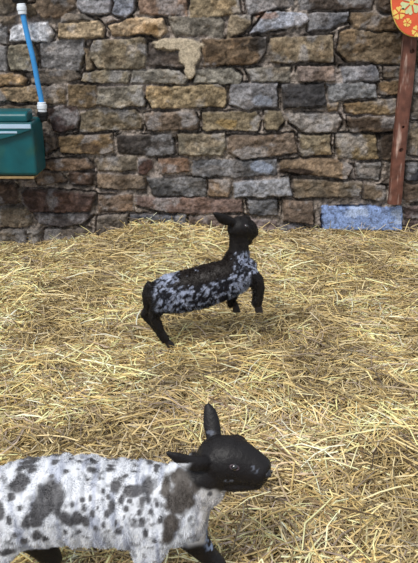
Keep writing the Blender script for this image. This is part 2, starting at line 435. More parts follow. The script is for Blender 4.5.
# ---------------------------------------------------------------- straw bedding
def terrain(x, y):
    x = np.asarray(x, float); y = np.asarray(y, float)
    z = (fbm(x * 1.6 + 30, y * 1.6 + 10, 101, 3) - 0.5) * 0.07 + (fbm(x * 7, y * 7, 111, 3) - 0.5) * 0.035
    near = sstep(3.3, 3.85, y)
    prof = np.interp(x, [-1.3, -1.0, -0.85, -0.6, -0.42, -0.1, 0.2, 0.6, 1.2],
                        [-0.06, -0.075, -0.05, 0.0, 0.055, 0.05, 0.02, 0.008, 0.008])
    return z * (1 - near * .7) + near * prof - 0.02
def build_straw():
    # matted layer below
    st = 0.02
    xs = np.arange(-2.3, 2.3 + st, st); ys = np.arange(0.35, 3.85 + st, st)
    GX, GY = np.meshgrid(xs, ys)
    Z = terrain(GX, GY) - 0.012 + (fbm(GX * 30, GY * 30, 121, 2) - .5) * .02
    V = np.stack([GX, np.minimum(GY, 3.86), Z], -1).reshape(-1, 3)
    nx, ny = len(xs), len(ys); idx = np.arange(nx * ny).reshape(ny, nx)
    F = np.stack([idx[:-1, :-1], idx[:-1, 1:], idx[1:, 1:], idx[1:, :-1]], -1).reshape(-1, 4)
    mat_c = np.tile(np.array(lin((104, 86, 60))), (len(V), 1)) * (0.6 + .8 * fbm(V[:, 0] * 25, V[:, 1] * 25, 131))[:, None]
    R = np.random.default_rng(23)
    N = 118000
    y = 0.75 + (3.87 - 0.75) * R.random(N) ** 0.9
    half = 0.30 * y + 0.42 + np.where(R.random(N) < .30, R.random(N) * .9, 0)
    x = (R.random(N) * 2 - 1) * half
    # scraps and stalks
    kind = R.random(N)
    L = np.where(kind < .50, R.uniform(.018, .045, N), np.where(kind < .92, R.uniform(.045, .10, N), R.uniform(.10, .20, N)))
    wd = np.where(kind < .5, R.uniform(.0012, .0023, N), R.uniform(.0014, .0028, N))
    lift = np.where(kind < .5, R.uniform(-.012, .012, N), np.where(kind < .92, R.uniform(-.004, .022, N), R.uniform(.008, .030, N)))
    sway = fbm(x * 3, y * 3, 141, 2) * 9
    ang = np.where(R.random(N) < .35, sway + R.normal(0, .4, N), R.random(N) * math.tau)
    pit = R.normal(0, .22, N)
    stick = R.random(N) < np.where(y > 3.6, .05, .014)
    pit = np.where(stick, R.uniform(.4, 1.0, N), pit)
    wallside = (y > 3.72) & (R.random(N) < .25)
    pit = np.where(wallside, R.uniform(-.3, .8, N), pit)
    z = terrain(x, y) + lift
    z = np.maximum(z, terrain(x, y) - .012)
    D = np.stack([np.cos(ang) * np.cos(pit), np.sin(ang) * np.cos(pit), np.sin(pit)], -1)
    side = np.stack([-np.sin(ang), np.cos(ang), np.zeros(N)], -1)
    up = np.cross(D, side)
    tw = R.random(N) * math.tau
    s1 = side * np.cos(tw)[:, None] + up * np.sin(tw)[:, None]
    s2 = -side * np.sin(tw)[:, None] + up * np.cos(tw)[:, None]
    bend = R.normal(0, .09, N) * L; bendz = R.normal(0, .05, N) * L
    kink = R.random(N) < .12
    P = []
    for t in (-.5, -.17, .17, .5):
        bow = (1 - (2 * t) ** 2)
        p = np.stack([x, y, z], -1) + D * (t * L)[:, None] + side * (bend * bow)[:, None]
        p[:, 2] += np.abs(bendz) * bow
        if t == .5: p += side * np.where(kink, L * .25 * np.sign(bend), 0)[:, None]
        P.append(p)
    P = np.stack(P, 1)                                    # N,4,3
    P[..., 1] = np.minimum(P[..., 1], 3.835)
    tg = terrain(P[..., 0], P[..., 1]) - .014             # nothing dives under the mat
    P[..., 2] = np.maximum(P[..., 2], tg)
    rings = []
    flat = R.uniform(.35, 1.0, N)
    for j in range(4):
        r = wd * (0.8 if j in (0, 3) else 1.0)
        for a in (0, math.tau / 3, 2 * math.tau / 3):
            rings.append(P[:, j] + s1 * (r * math.cos(a))[:, None] + s2 * (r * flat * math.sin(a))[:, None])
    SV = np.stack(rings, 1)                               # N,12,3
    base = (np.arange(N) * 12)[:, None, None]
    q = []
    for j in range(3):
        for a in range(3):
            b = (a + 1) % 3
            q.append([j * 3 + a, j * 3 + b, (j + 1) * 3 + b, (j + 1) * 3 + a])
    SF = (base + np.array(q)[None]).reshape(-1, 4)
    pal = np.array([lin(c) for c in [(226,208,150),(214,192,128),(236,222,172),(198,176,112),(182,160,104),(206,190,142),
                                     (178,160,130),(150,132,98),(164,150,136),(120,98,66),(214,204,176)]])
    pw = np.array([.17,.17,.10,.14,.09,.10,.06,.05,.06,.03,.03]); pw /= pw.sum()
    ci = R.choice(len(pal), N, p=pw)
    # greyer, older straw in the middle right and the foreground, fresher by the wall
    tone = fbm(x * 1.7 + 3, y * 1.7, 151, 3) + np.clip((2.2 - y) * .12, -.1, .2) + x * .07
    old = sstep(.46, .68, tone)
    sc = pal[ci] * R.uniform(.72, 1.12, N)[:, None]
    patch = .78 + .5 * sstep(.35, .62, fbm(x * 6, y * 6, 161, 3))
    sc = sc * patch[:, None]
    f = (old * R.uniform(.1, .75, N))[:, None]
    sc = sc * (1 - f) + sc * np.array([.80, .79, .96]) * f
    deep = np.where(R.random(N) < .28, .48, 1.10)[:, None]
    sc = sc * deep * 1.25
    sc = (sc * .84 + sc.mean(1)[:, None] * .16) * np.array([1.01, .945, .875])
    SCC = np.repeat(sc, 12, axis=0)
    nv = len(V)
    allV = np.vstack([V, SV.reshape(-1, 3)]); allF = np.vstack([F, SF + nv]); allC = np.vstack([mat_c, SCC])
    return np_mesh('straw_bedding', allV, allF, np.clip(allC, .01, .9), smooth=False)
M_straw = material('straw', attr=True, rough=0.55, spec=0.35, noise=(90, 0.85, 1.12))
straw = link('straw_bedding', build_straw(), M_straw)
tag(straw, 'loose golden straw bedding spread deep across the barn floor up to the stone wall', 'straw', kind='stuff')


# ---------------------------------------------------------------- lambs
def loft(bm, rings, n=20):
    """rings: (centre Vector, radius across, radius up) joined into a closed tapered tube that follows its own centreline"""
    pts = [r[0] for r in rings]; loops = []
    for i, (c, ra, rb) in enumerate(rings):
        d = (pts[min(i + 1, len(pts) - 1)] - pts[max(i - 1, 0)]).normalized()
        acr = Vector((0, 1, 0)) - d * d.y
        if acr.length < .15: acr = Vector((1, 0, 0)) - d * d.x
        acr.normalize(); up = d.cross(acr)
        loops.append([bm.verts.new(c + acr * ra * math.cos(t) + up * rb * math.sin(t)) for t in [k * math.tau / n for k in range(n)]])
    for a, b in zip(loops[:-1], loops[1:]):
        for k in range(n): bm.faces.new((a[k], a[(k + 1) % n], b[(k + 1) % n], b[k]))
    for lp, flip in ((loops[0], True), (loops[-1], False)):
        c = bm.verts.new(sum((v.co for v in lp), Vector()) / n)
        for k in range(n):
            f = (lp[(k + 1) % n], lp[k], c) if flip else (lp[k], lp[(k + 1) % n], c)
            bm.faces.new(f)
def ball(bm, c, r):
    m = Matrix.Translation(c) @ Matrix.Diagonal((r[0], r[1], r[2], 1))
    bmesh.ops.create_uvsphere(bm, u_segments=20, v_segments=12, radius=1, matrix=m)
def fuse(bm, voxel, smooth=4):
    """melt the overlapping lofts into one continuous skin"""
    bmesh.ops.recalc_face_normals(bm, faces=bm.faces)
    me = bpy.data.meshes.new('lamb_skin'); bm.to_mesh(me); bm.free()
    o = bpy.data.objects.new('lamb_skin', me); COL.objects.link(o)
    r = o.modifiers.new('r', 'REMESH'); r.mode = 'VOXEL'; r.voxel_size = voxel; r.use_smooth_shade = True
    s_ = o.modifiers.new('s', 'SMOOTH'); s_.factor = .5; s_.iterations = smooth
    dg = bpy.context.evaluated_depsgraph_get()
    out = bpy.data.meshes.new_from_object(o.evaluated_get(dg))
    bpy.data.objects.remove(o); return out
def co(me):
    a = np.empty(len(me.vertices) * 3, np.float32); me.vertices.foreach_get('co', a); return a.reshape(-1, 3).astype(float)

def make_fleece(me, cols, count, length, width, seed, region, curl, jit=.25):
    """short curled locks rooted on the skin; region(p) gives how woolly each place is (0..1)"""
    R = np.random.default_rng(seed)
    me.calc_loop_triangles()
    T = np.empty(len(me.loop_triangles) * 3, np.int32); me.loop_triangles.foreach_get('vertices', T); T = T.reshape(-1, 3)
    V = co(me); A, B, C = V[T[:, 0]], V[T[:, 1]], V[T[:, 2]]
    nrm = np.cross(B - A, C - A); ar = np.linalg.norm(nrm, axis=1); nrm /= ar[:, None] + 1e-12
    pick = R.choice(len(T), count, p=ar / ar.sum())
    r1 = np.sqrt(R.random(count)); r2 = R.random(count)
    wa, wb, wc = (1 - r1)[:, None], (r1 * (1 - r2))[:, None], (r1 * r2)[:, None]
    P = A[pick] * wa + B[pick] * wb + C[pick] * wc
    Cc = cols[T[pick, 0]] * wa + cols[T[pick, 1]] * wb + cols[T[pick, 2]] * wc
    Nn = nrm[pick]
    reg = region(P); keep = reg > .02
    P, Cc, Nn, reg = P[keep], Cc[keep], Nn[keep], reg[keep]; n = len(P)
    g = np.stack([vnoise3(P, 55, seed + 1), vnoise3(P, 55, seed + 2), vnoise3(P, 55, seed + 3)], -1) - .5
    sw = np.array([-.35, 0, -.55])[None]
    d = Nn * 1.0 + g * curl + sw + R.normal(0, .18, (n, 3)); d /= np.linalg.norm(d, axis=1)[:, None]
    t = np.cross(d, R.normal(0, 1, (n, 3))); t /= np.linalg.norm(t, axis=1)[:, None]
    Ln = (length * R.uniform(.6, 1.15, n) * reg)[:, None]; W = (width * R.uniform(.7, 1.2, n))[:, None]
    bend = np.cross(d, t); base = P - Nn * .001
    mid = base + d * Ln * .55 + bend * Ln * .12
    tip = base + d * Ln * .95 - bend * Ln * .22 + (g + sw * .4) * Ln * .3
    VV = np.stack([base - t * W, base + t * W, mid + t * W * .8, mid - t * W * .8, tip + t * W * .25, tip - t * W * .25], 1)
    q = np.array([[0, 1, 2, 3], [3, 2, 4, 5]])
    F = ((np.arange(n) * 6)[:, None, None] + q[None]).reshape(-1, 4)
    cc = Cc * R.uniform(1 - jit, 1 + jit, n)[:, None]
    return np_mesh('fleece', VV.reshape(-1, 3), F, np.clip(np.repeat(cc, 6, axis=0), .004, .92), smooth=True)

M_coat = material('lamb_coat', attr=True, rough=0.5, spec=0.32, bump=(160, .5, .003))
M_fleece = material('lamb_fleece', attr=True, rough=0.55, spec=0.3)
M_hoof = material('lamb_hoof', lin((38, 34, 34)), .45, noise=(90, .7, 1.3))
M_eye = material('lamb_eye', lin((16, 14, 16)), .06, spec=.8, coat=.6)
M_lid = material('lamb_eyelid', lin((74, 62, 68)), .35)
M_nose = material('lamb_nose', lin((30, 29, 34)), .28, bump=(600, .6, .001), spec=.6)

BLACK = np.array(lin((23, 20, 21))); WHITE = np.array(lin((226, 228, 234))); GREY = np.array(lin((92, 91, 94)))

def eye(parent, c, r, out, fwd):
    """an eyeball with its lids; out = the way it looks"""
    bm = bmesh.new(); ball(bm, c, (r, r, r))
    e = bm_obj('eye', bm, M_eye, parent, True)
    bm = bmesh.new()
    out = out.normalized(); f = (fwd - out * fwd.dot(out)).normalized(); u = out.cross(f)
    N_, M_ = 28, 8; vs = []
    for i in range(N_):
        a = i * math.tau / N_; rr = r * .92
        cc = c + out * r * .42 + f * math.cos(a) * rr * 1.18 + u * math.sin(a) * rr * .60
        rad = (f * math.cos(a) + u * math.sin(a))
        vs.append([bm.verts.new(cc + (rad * math.cos(b) + out * math.sin(b)) * r * .26) for b in [j * math.tau / M_ for j in range(M_)]])
    for i in range(N_):
        for j in range(M_):
            bm.faces.new((vs[i][j], vs[(i + 1) % N_][j], vs[(i + 1) % N_][(j + 1) % M_], vs[i][(j + 1) % M_]))
    l = bm_obj('eyelid', bm, M_lid, None, True); l.parent = e; l.matrix_parent_inverse = Matrix.Translation(-Vector(parent.location)) @ Matrix.Translation(-Vector((0, 0, 0)))
    l.matrix_parent_inverse = Matrix.Identity(4)
    return e

def hoof(parent, c, r, fwd=Vector((1, 0, 0)), down=Vector((0, 0, -1))):
    """two claws side by side"""
    bm = bmesh.new()
    fwd = (fwd - down * fwd.dot(down)).normalized(); sd_ = down.cross(fwd)
    for s_ in (-1, 1):
        lp = []
        for k, (dz, gr) in enumerate(((-.018, .78), (-.006, .95), (.012, 1.12))):
            o = c + down * dz + fwd * (.003 * k) + sd_ * s_ * r * .48
            lp.append([bm.verts.new(o + fwd * math.cos(t) * r * gr * (1.15 if math.cos(t) > 0 else .85) + sd_ * math.sin(t) * r * .44 * gr) for t in [q * math.tau / 12 for q in range(12)]])
        for a, b in zip(lp[:-1], lp[1:]):
            for k in range(12): bm.faces.new((a[k], a[(k + 1) % 12], b[(k + 1) % 12], b[k]))
        bm.faces.new(lp[0]); bm.faces.new(lp[-1])
    return bm_obj('hoof', bm, M_hoof, parent, False)

def spot_field(P, bvh, spots, Y, ymid, seed):
    """how dark each point is: spots are placed on the skin and repeat on the far flank"""
    out = np.zeros(len(P)); origin = Vector(cam.location)
    wn = (fbm3(P, 45, seed, 3) - .5)
    for px, py, rx, ry in spots:
        tgt = at(px, py, Y); hit = bvh.ray_cast(origin, (tgt - origin).normalized())
        if hit[0] is None: continue
        c = hit[0]; sc = FPX / ((c - origin).length * .96)
        a, b = rx / sc, ry / sc * 1.15
        for side_ in (0, 1):
            Q = P.copy()
            if side_: Q[:, 1] = 2 * ymid - Q[:, 1]
            dx = (Q[:, 0] - c[0]) / a
            dyz = np.sqrt((Q[:, 1] - c[1]) ** 2 + (Q[:, 2] - c[2]) ** 2) / b
            r = np.sqrt(dx ** 2 + dyz ** 2) + wn * 1.5
            out = np.maximum(out, sstep(1.25, .78, r))
    return out

def lamb_near():
    Y0 = 1.12
    def a(px, py, dy=0.0): return at(px, py, Y0 + dy)
    root_loc = Vector((a(100, 500).x, Y0, 0.0))
    root = empty('lamb', root_loc)
    tag(root, 'white lamb with grey spots and black head standing in the near foreground', 'lamb')
    bm = bmesh.new()
    trunk = [(-34, 514, .028, .030), (-28, 513, .050, .054), (-14, 511, .066, .071), (5, 508, .073, .081), (30, 503, .076, .087), (60, 499, .077, .086),
             (90, 501, .078, .084), (120, 503, .077, .083), (145, 504, .074, .084), (168, 507, .070, .082), (186, 510, .060, .070), (200, 513, .043, .050), (208, 514, .020, .024)]
    loft(bm, [(a(x, y), ra, rb) for x, y, ra, rb in trunk], 32)
    loft(bm, [(a(160, 502), .052, .070), (a(176, 494), .050, .064), (a(192, 484), .045, .055), (a(206, 474), .040, .046), (a(220, 466, -.004), .034, .036)], 28)
    loft(bm, [(a(176, 524, .01), .040, .040), (a(190, 526, .022), .030, .032), (a(197, 533, .030), .022, .024)], 20)
    loft(bm, [(a(190, 500), .036, .040), (a(204, 490), .034, .036), (a(218, 483, -.004), .026, .026)], 20)     # woolly throat
    # head, turned a little to the camera
    loft(bm, [(a(203, 463, .004), .026, .026), (a(209, 461, .004), .038, .038), (a(219, 459, .002), .044, .046), (a(231, 460, -.004), .043, .047), (a(242, 463, -.010), .036, .042),
              (a(251, 467, -.016), .031, .036), (a(258, 470, -.021), .027, .031), (a(263, 473, -.024), .025, .028), (a(266.5, 475, -.026), .020, .021), (a(268.5, 476, -.028), .010, .011)], 28)
    loft(bm, [(a(216, 478, -.002), .022, .020), (a(232, 481, -.008), .024, .018), (a(248, 482, -.016), .020, .014), (a(262, 482, -.023), .015, .010)], 18)   # jaw
    ball(bm, a(236, 446, .014), (.024, .026, .020))      # brow
    # ears: leaf shaped and hollowed by their flattening
    loft(bm, [(a(206, 463, -.030), .012, .014), (a(197, 464, -.040), .012, .017), (a(186, 461.5, -.047), .008, .015), (a(176, 457, -.051), .006, .0105), (a(166, 452.5, -.053), .003, .004)], 16)
    loft(bm, [(a(214, 442, .032), .013, .013), (a(213, 431, .040), .011, .016), (a(211.5, 421, .049), .009, .0165), (a(209.5, 411, .058), .007, .0135), (a(207, 403.5, .064), .004, .006)], 16)
    # legs
    def leg(pts): loft(bm, [(p, r, r2) for p, r, r2 in pts], 18)
    X = lambda px, py, dy: a(px, py, dy)
    nf = X(152, 525, -.045); xk = nf.x
    leg([(nf, .036, .052), (Vector((xk - .004, Y0 - .05, .225)), .030, .042), (Vector((xk - .010, Y0 - .052, .17)), .021, .026), (Vector((xk - .004, Y0 - .053, .13)), .0165, .018),
         (Vector((xk + .001, Y0 - .053, .105)), .0155, .017), (Vector((xk - .002, Y0 - .053, .07)), .0105, .0115), (Vector((xk - .001, Y0 - .053, .035)), .0115, .0125), (Vector((xk + .004, Y0 - .053, .016)), .013, .015)])
    ff = X(186, 528, .030); fx = ff.x
    fk = X(218, 563, .030); fz = fk.z
    leg([(ff, .030, .045), (X(197, 543, .034), .024, .028), (X(208, 555, .034), .019, .021), (fk, .016, .017), (fk + Vector((.008, 0, -.030)), .0155, .0165),
         (fk + Vector((.018, 0, -.075)), .0105, .0115), (fk + Vector((.030, 0, -.118)), .0115, .012), (Vector((fk.x + .042, Y0 + .034, .018)), .013, .015)])
    nh = X(0, 520, -.040); hx = nh.x
    leg([(nh, .036, .060), (Vector((hx + .012, Y0 - .048, .235)), .032, .046), (Vector((hx - .004, Y0 - .05, .19)), .022, .028), (Vector((hx - .030, Y0 - .05, .150)), .0145, .018),
         (Vector((hx - .036, Y0 - .05, .125)), .0135, .0165), (Vector((hx - .026, Y0 - .05, .075)), .0105, .0115), (Vector((hx - .018, Y0 - .05, .035)), .0115, .0125), (Vector((hx - .010, Y0 - .05, .016)), .013, .015)])
    fh = X(28, 530, .035)
    hk = X(52, 560, .04)
    leg([(fh, .034, .050), (X(42, 545, .04), .026, .032), (hk, .019, .023), (hk + Vector((-.010, 0, -.045)), .015, .018), (hk + Vector((-.018, 0, -.075)), .0125, .0155),
         (hk + Vector((-.010, 0, -.12)), .0105, .0115), (Vector((hk.x + .002, Y0 + .042, .035)), .0115, .0125), (Vector((hk.x + .010, Y0 + .042, .016)), .013, .015)])
    # tail and the dried navel cord
    t0 = a(-33, 500)
    loft(bm, [(t0, .014, .014), (t0 + Vector((-.022, 0, -.02)), .014, .013), (t0 + Vector((-.030, 0, -.06)), .013, .012), (t0 + Vector((-.030, 0, -.11)), .010, .010), (t0 + Vector((-.027, 0, -.15)), .006, .006)], 14)
    nv = a(119, 536); loft(bm, [(nv, .012, .016), (nv + Vector((.002, 0, -.022)), .009, .012), (nv + Vector((.006, 0, -.036)), .005, .005)], 12)
    me = fuse(bm, .0032, 6)
    P = co(me); Nn = np.empty(len(P) * 3, np.float32); me.vertices.foreach_get('normal', Nn); Nn = Nn.reshape(-1, 3)
    Q = P * np.array([1, .22, .22]); Q[:, 0] += (P[:, 2] - .3) * .12
    wool = sstep(a(208, 480).x, a(196, 480).x, P[:, 0]) * sstep(.17, .22, P[:, 2])
    wool = wool * sstep(.045, .062, np.linalg.norm(P - np.array(a(184, 460, -.047)[:]), axis=1))
    P = P + Nn * ((fbm3(Q, 80, 601, 2) - .5) * .016 * wool + (fbm3(P, 120, 611, 2) - .5) * .0025 * wool)[:, None]
    me.vertices.foreach_set('co', P.astype(np.float32).ravel()); me.update()
    bvh = BVHTree.FromPolygons([Vector(v) for v in P], [tuple(p.vertices) for p in me.polygons])
    spots = [(20,484,10,9.5),(48,494,13,15),(36,520,6,8),(26,523,5,6),(37,534,4,5),(65,518,9,8),(77,516,6,8),(86,522,5,7),(55,463,4,3),(92,470,6,4),(65,472,2.5,2.5),
             (78,469,2.5,2.5),(71,459,2.5,2),(115,487,6,6),(134,491,9,6.5),(142,503,4,6),(148,485,5,9),(103,491,3,4),(111,507,4,6),(107,513,3,4),(151,512,3,3),(134,520,3,2.5),
             (143,521,2.5,3),(98,508,2.5,3),(119,531,4,3),(111,466,6,3),(32,470,6,4),(6,553,8,5),(25,541,4,4),(42,507,9,9),(12,497,4,4),(30,462,12,3.5),(46,538,3,4),
             (60,503,4,5),(72,505,3,4),(84,508,3,4),(90,498,2,3),(122,500,3,4),(126,509,3,3),(80,531,3,2),(96,528,3,3),(104,525,2,3),(88,480,2,2),(100,478,2,2.5),(126,476,3,2.5),
             (135,466,4,2),(57,488,3,4),(146,533,3,4),(155,541,3,3),(0,510,5,7),(10,520,3,4),(16,535,3,3),(124,517,2,3),(210,494,3,3),(156,470,3,3),(70,524,4,3),(82,500,3,3),(58,512,4,4),(93,514,3,4),(66,531,3,3),(116,522,2.5,3),(52,476,3,2),(130,501,3,2.5),(139,512,3,3),(108,497,2.5,3),(20,508,3,3),(148,500,3,4),(157,505,2.5,3),(160,520,3,4)]
    sp = spot_field(P, bvh, spots, Y0, Y0, 401)
    brown = spot_field(P, bvh, [(180,478,12,9),(182,492,13,12),(178,508,12,11),(172,522,9,12),(168,536,7,8),(166,486,5,10),(196,486,6,8),(188,503,8,8)], Y0, Y0, 431)
    speck = sstep(.60, .70, fbm3(P, 105, 411, 2)) * sstep(.36, .55, fbm3(P, 14, 415, 2)) * .7
    n1 = fbm3(P, 60, 421, 3)[:, None]
    Qs = P * np.array([1, .25, .25]); streak = sstep(.50, .68, fbm3(Qs, 90, 621, 3))[:, None]
    base = WHITE * (.80 + .34 * n1) * (1 - streak * np.array([.36, .34, .27]))
    chest = sstep(a(188, 500).x, a(205, 500).x, P[:, 0])[:, None]
    base = base * (1 - chest * .5) + np.array(lin((190, 180, 168))) * chest * .5
    dark = np.clip(np.maximum(sp, speck), 0, 1)[:, None]
    col = base * (1 - dark) + GREY * (.75 + .5 * n1) * dark
    b = brown[:, None]; col = col * (1 - b) + np.array(lin((88, 82, 78))) * (.75 + .5 * n1) * b
    # black head and ears
    h0 = a(222, 463); hc = a(190, 470)
    n_ = np.array([.52, -.05, 1.0]); n_ /= np.linalg.norm(n_)
    hm = (P - np.array(a(207, 476.5)[:])) @ n_ + (fbm3(P, 50, 441, 2) - .5) * .02
    head = sstep(-.004, .008, hm) * sstep(a(184, 470).x, a(194, 470).x, P[:, 0] + (fbm3(P, 50, 445, 2) - .5) * .02)
    earm = (P[:, 2] > a(200, 470, -.04).z - .012) & (P[:, 1] < Y0 - .034) & (P[:, 0] > a(164, 455, -.05).x - .005) & (P[:, 2] > a(165, 462, -.05).z)
    onear = np.linalg.norm(P - np.array(a(186, 460, -.047)[:]), axis=1) < .045
    head = np.maximum(head, (earm & onear) * 1.0)
    # black legs, white cannon flecks on the leg that steps ahead
    lz = .160 + (fbm3(P, 40, 451, 2) - .5) * .03
    legs = sstep(.012, -.012, P[:, 2] - lz)
    farleg = sstep(.0, .012, P[:, 1] - (Y0 + .012)) * sstep(.250, .235, P[:, 2] + (fbm3(P, 60, 455, 2) - .5) * .04)
    navel = (np.linalg.norm(P - np.array(a(120, 544)[:]), axis=1) < .020) * 1.0
    bl = np.maximum.reduce([head, legs, farleg, navel])[:, None]
    fleck = (farleg * sstep(.47, .56, fbm3(P, 130, 461, 2)) * (P[:, 0] > a(180, 540).x) * (P[:, 2] > .130))[:, None]
    hb = BLACK * (.8 + .5 * n1)
    col = col * (1 - bl) + hb * bl
    col = col * (1 - fleck) + np.array(lin((150, 166, 196))) * fleck
    # muzzle highlights painted as grey flecks, plus grizzled hairs by the far ear
    glint_hair = np.maximum(spot_field(P, bvh, [(256, 468, 5, 6)], Y0, Y0, 471) * sstep(.58, .66, fbm3(P, 220, 475, 2)),
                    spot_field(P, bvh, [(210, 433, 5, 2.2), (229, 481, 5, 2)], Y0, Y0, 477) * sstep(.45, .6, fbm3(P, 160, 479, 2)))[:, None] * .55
    col = col * (1 - glint_hair) + np.array(lin((120, 126, 142))) * glint_hair
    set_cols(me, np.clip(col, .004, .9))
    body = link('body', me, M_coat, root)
    hx0 = a(207, 476.5)
    def region(p):
        k = sstep(.006, -.02, (p - np.array(hx0[:])) @ n_)
        k2 = sstep(.14, .20, p[:, 2])
        ear = 1 - (np.linalg.norm(p - np.array(a(186, 460, -.047)[:]), axis=1) < .040)
        return np.maximum(k * k2 * ear, .38)
    fl_ = make_fleece(me, np.clip(col, .004, .9), 120000, .0062, .00040, 471, region, 1.9)
    f = link('fleece', fl_, M_fleece, root); f['label'] = 'short curly white fleece with grey spots'
    hp = [(Vector((xk + .005, Y0 - .053, .012)), .013), (Vector((fk.x + .044, Y0 + .034, .012)), .013), (Vector((hx - .008, Y0 - .05, .012)), .013), (Vector((hk.x + .012, Y0 + .042, .012)), .013)]
    for c, r in hp: hoof(root, c, r)
    o = Vector(cam.location)
    def onskin(px, py):
        tg = a(px, py); d = (tg - o).normalized(); h = bvh.ray_cast(o, d); return h[0], h[1]
    p, n = onskin(234.5, 467.5); e = eye(root, p - n * .0035, .0074, n, Vector((1, -.2, -.3)))
    # the far eye mirrored over the head's own middle plane
    hd = (a(266, 473, -.025) - a(219, 459, .002)).normalized(); lat = Vector((0, 1, 0)) - hd * hd.y; lat.normalize()
    c0 = a(231, 460, -.004); pm = p - lat * 2 * (p - c0).dot(lat)
    q = bvh.find_nearest(pm); eye(root, q[0] - q[1] * .0055, .0078, q[1], Vector((1, -.2, -.3)))
    # nose: moist pad with two nostrils
    bm = bmesh.new(); c = a(266.2, 472.5, -.030)
    ball(bm, c, (.0095, .0135, .0095))
    nz = bm_obj('nose', bm, M_nose, root, True); nz['label'] = 'moist dark nose'
    for s_ in (-1, 1):
        bm = bmesh.new(); ball(bm, c + hd * .0085 + lat * s_ * .0065, (.003, .0022, .0038))
        k = bm_obj('nostril', bm, M_eye, None, True); k.parent = nz
    return root

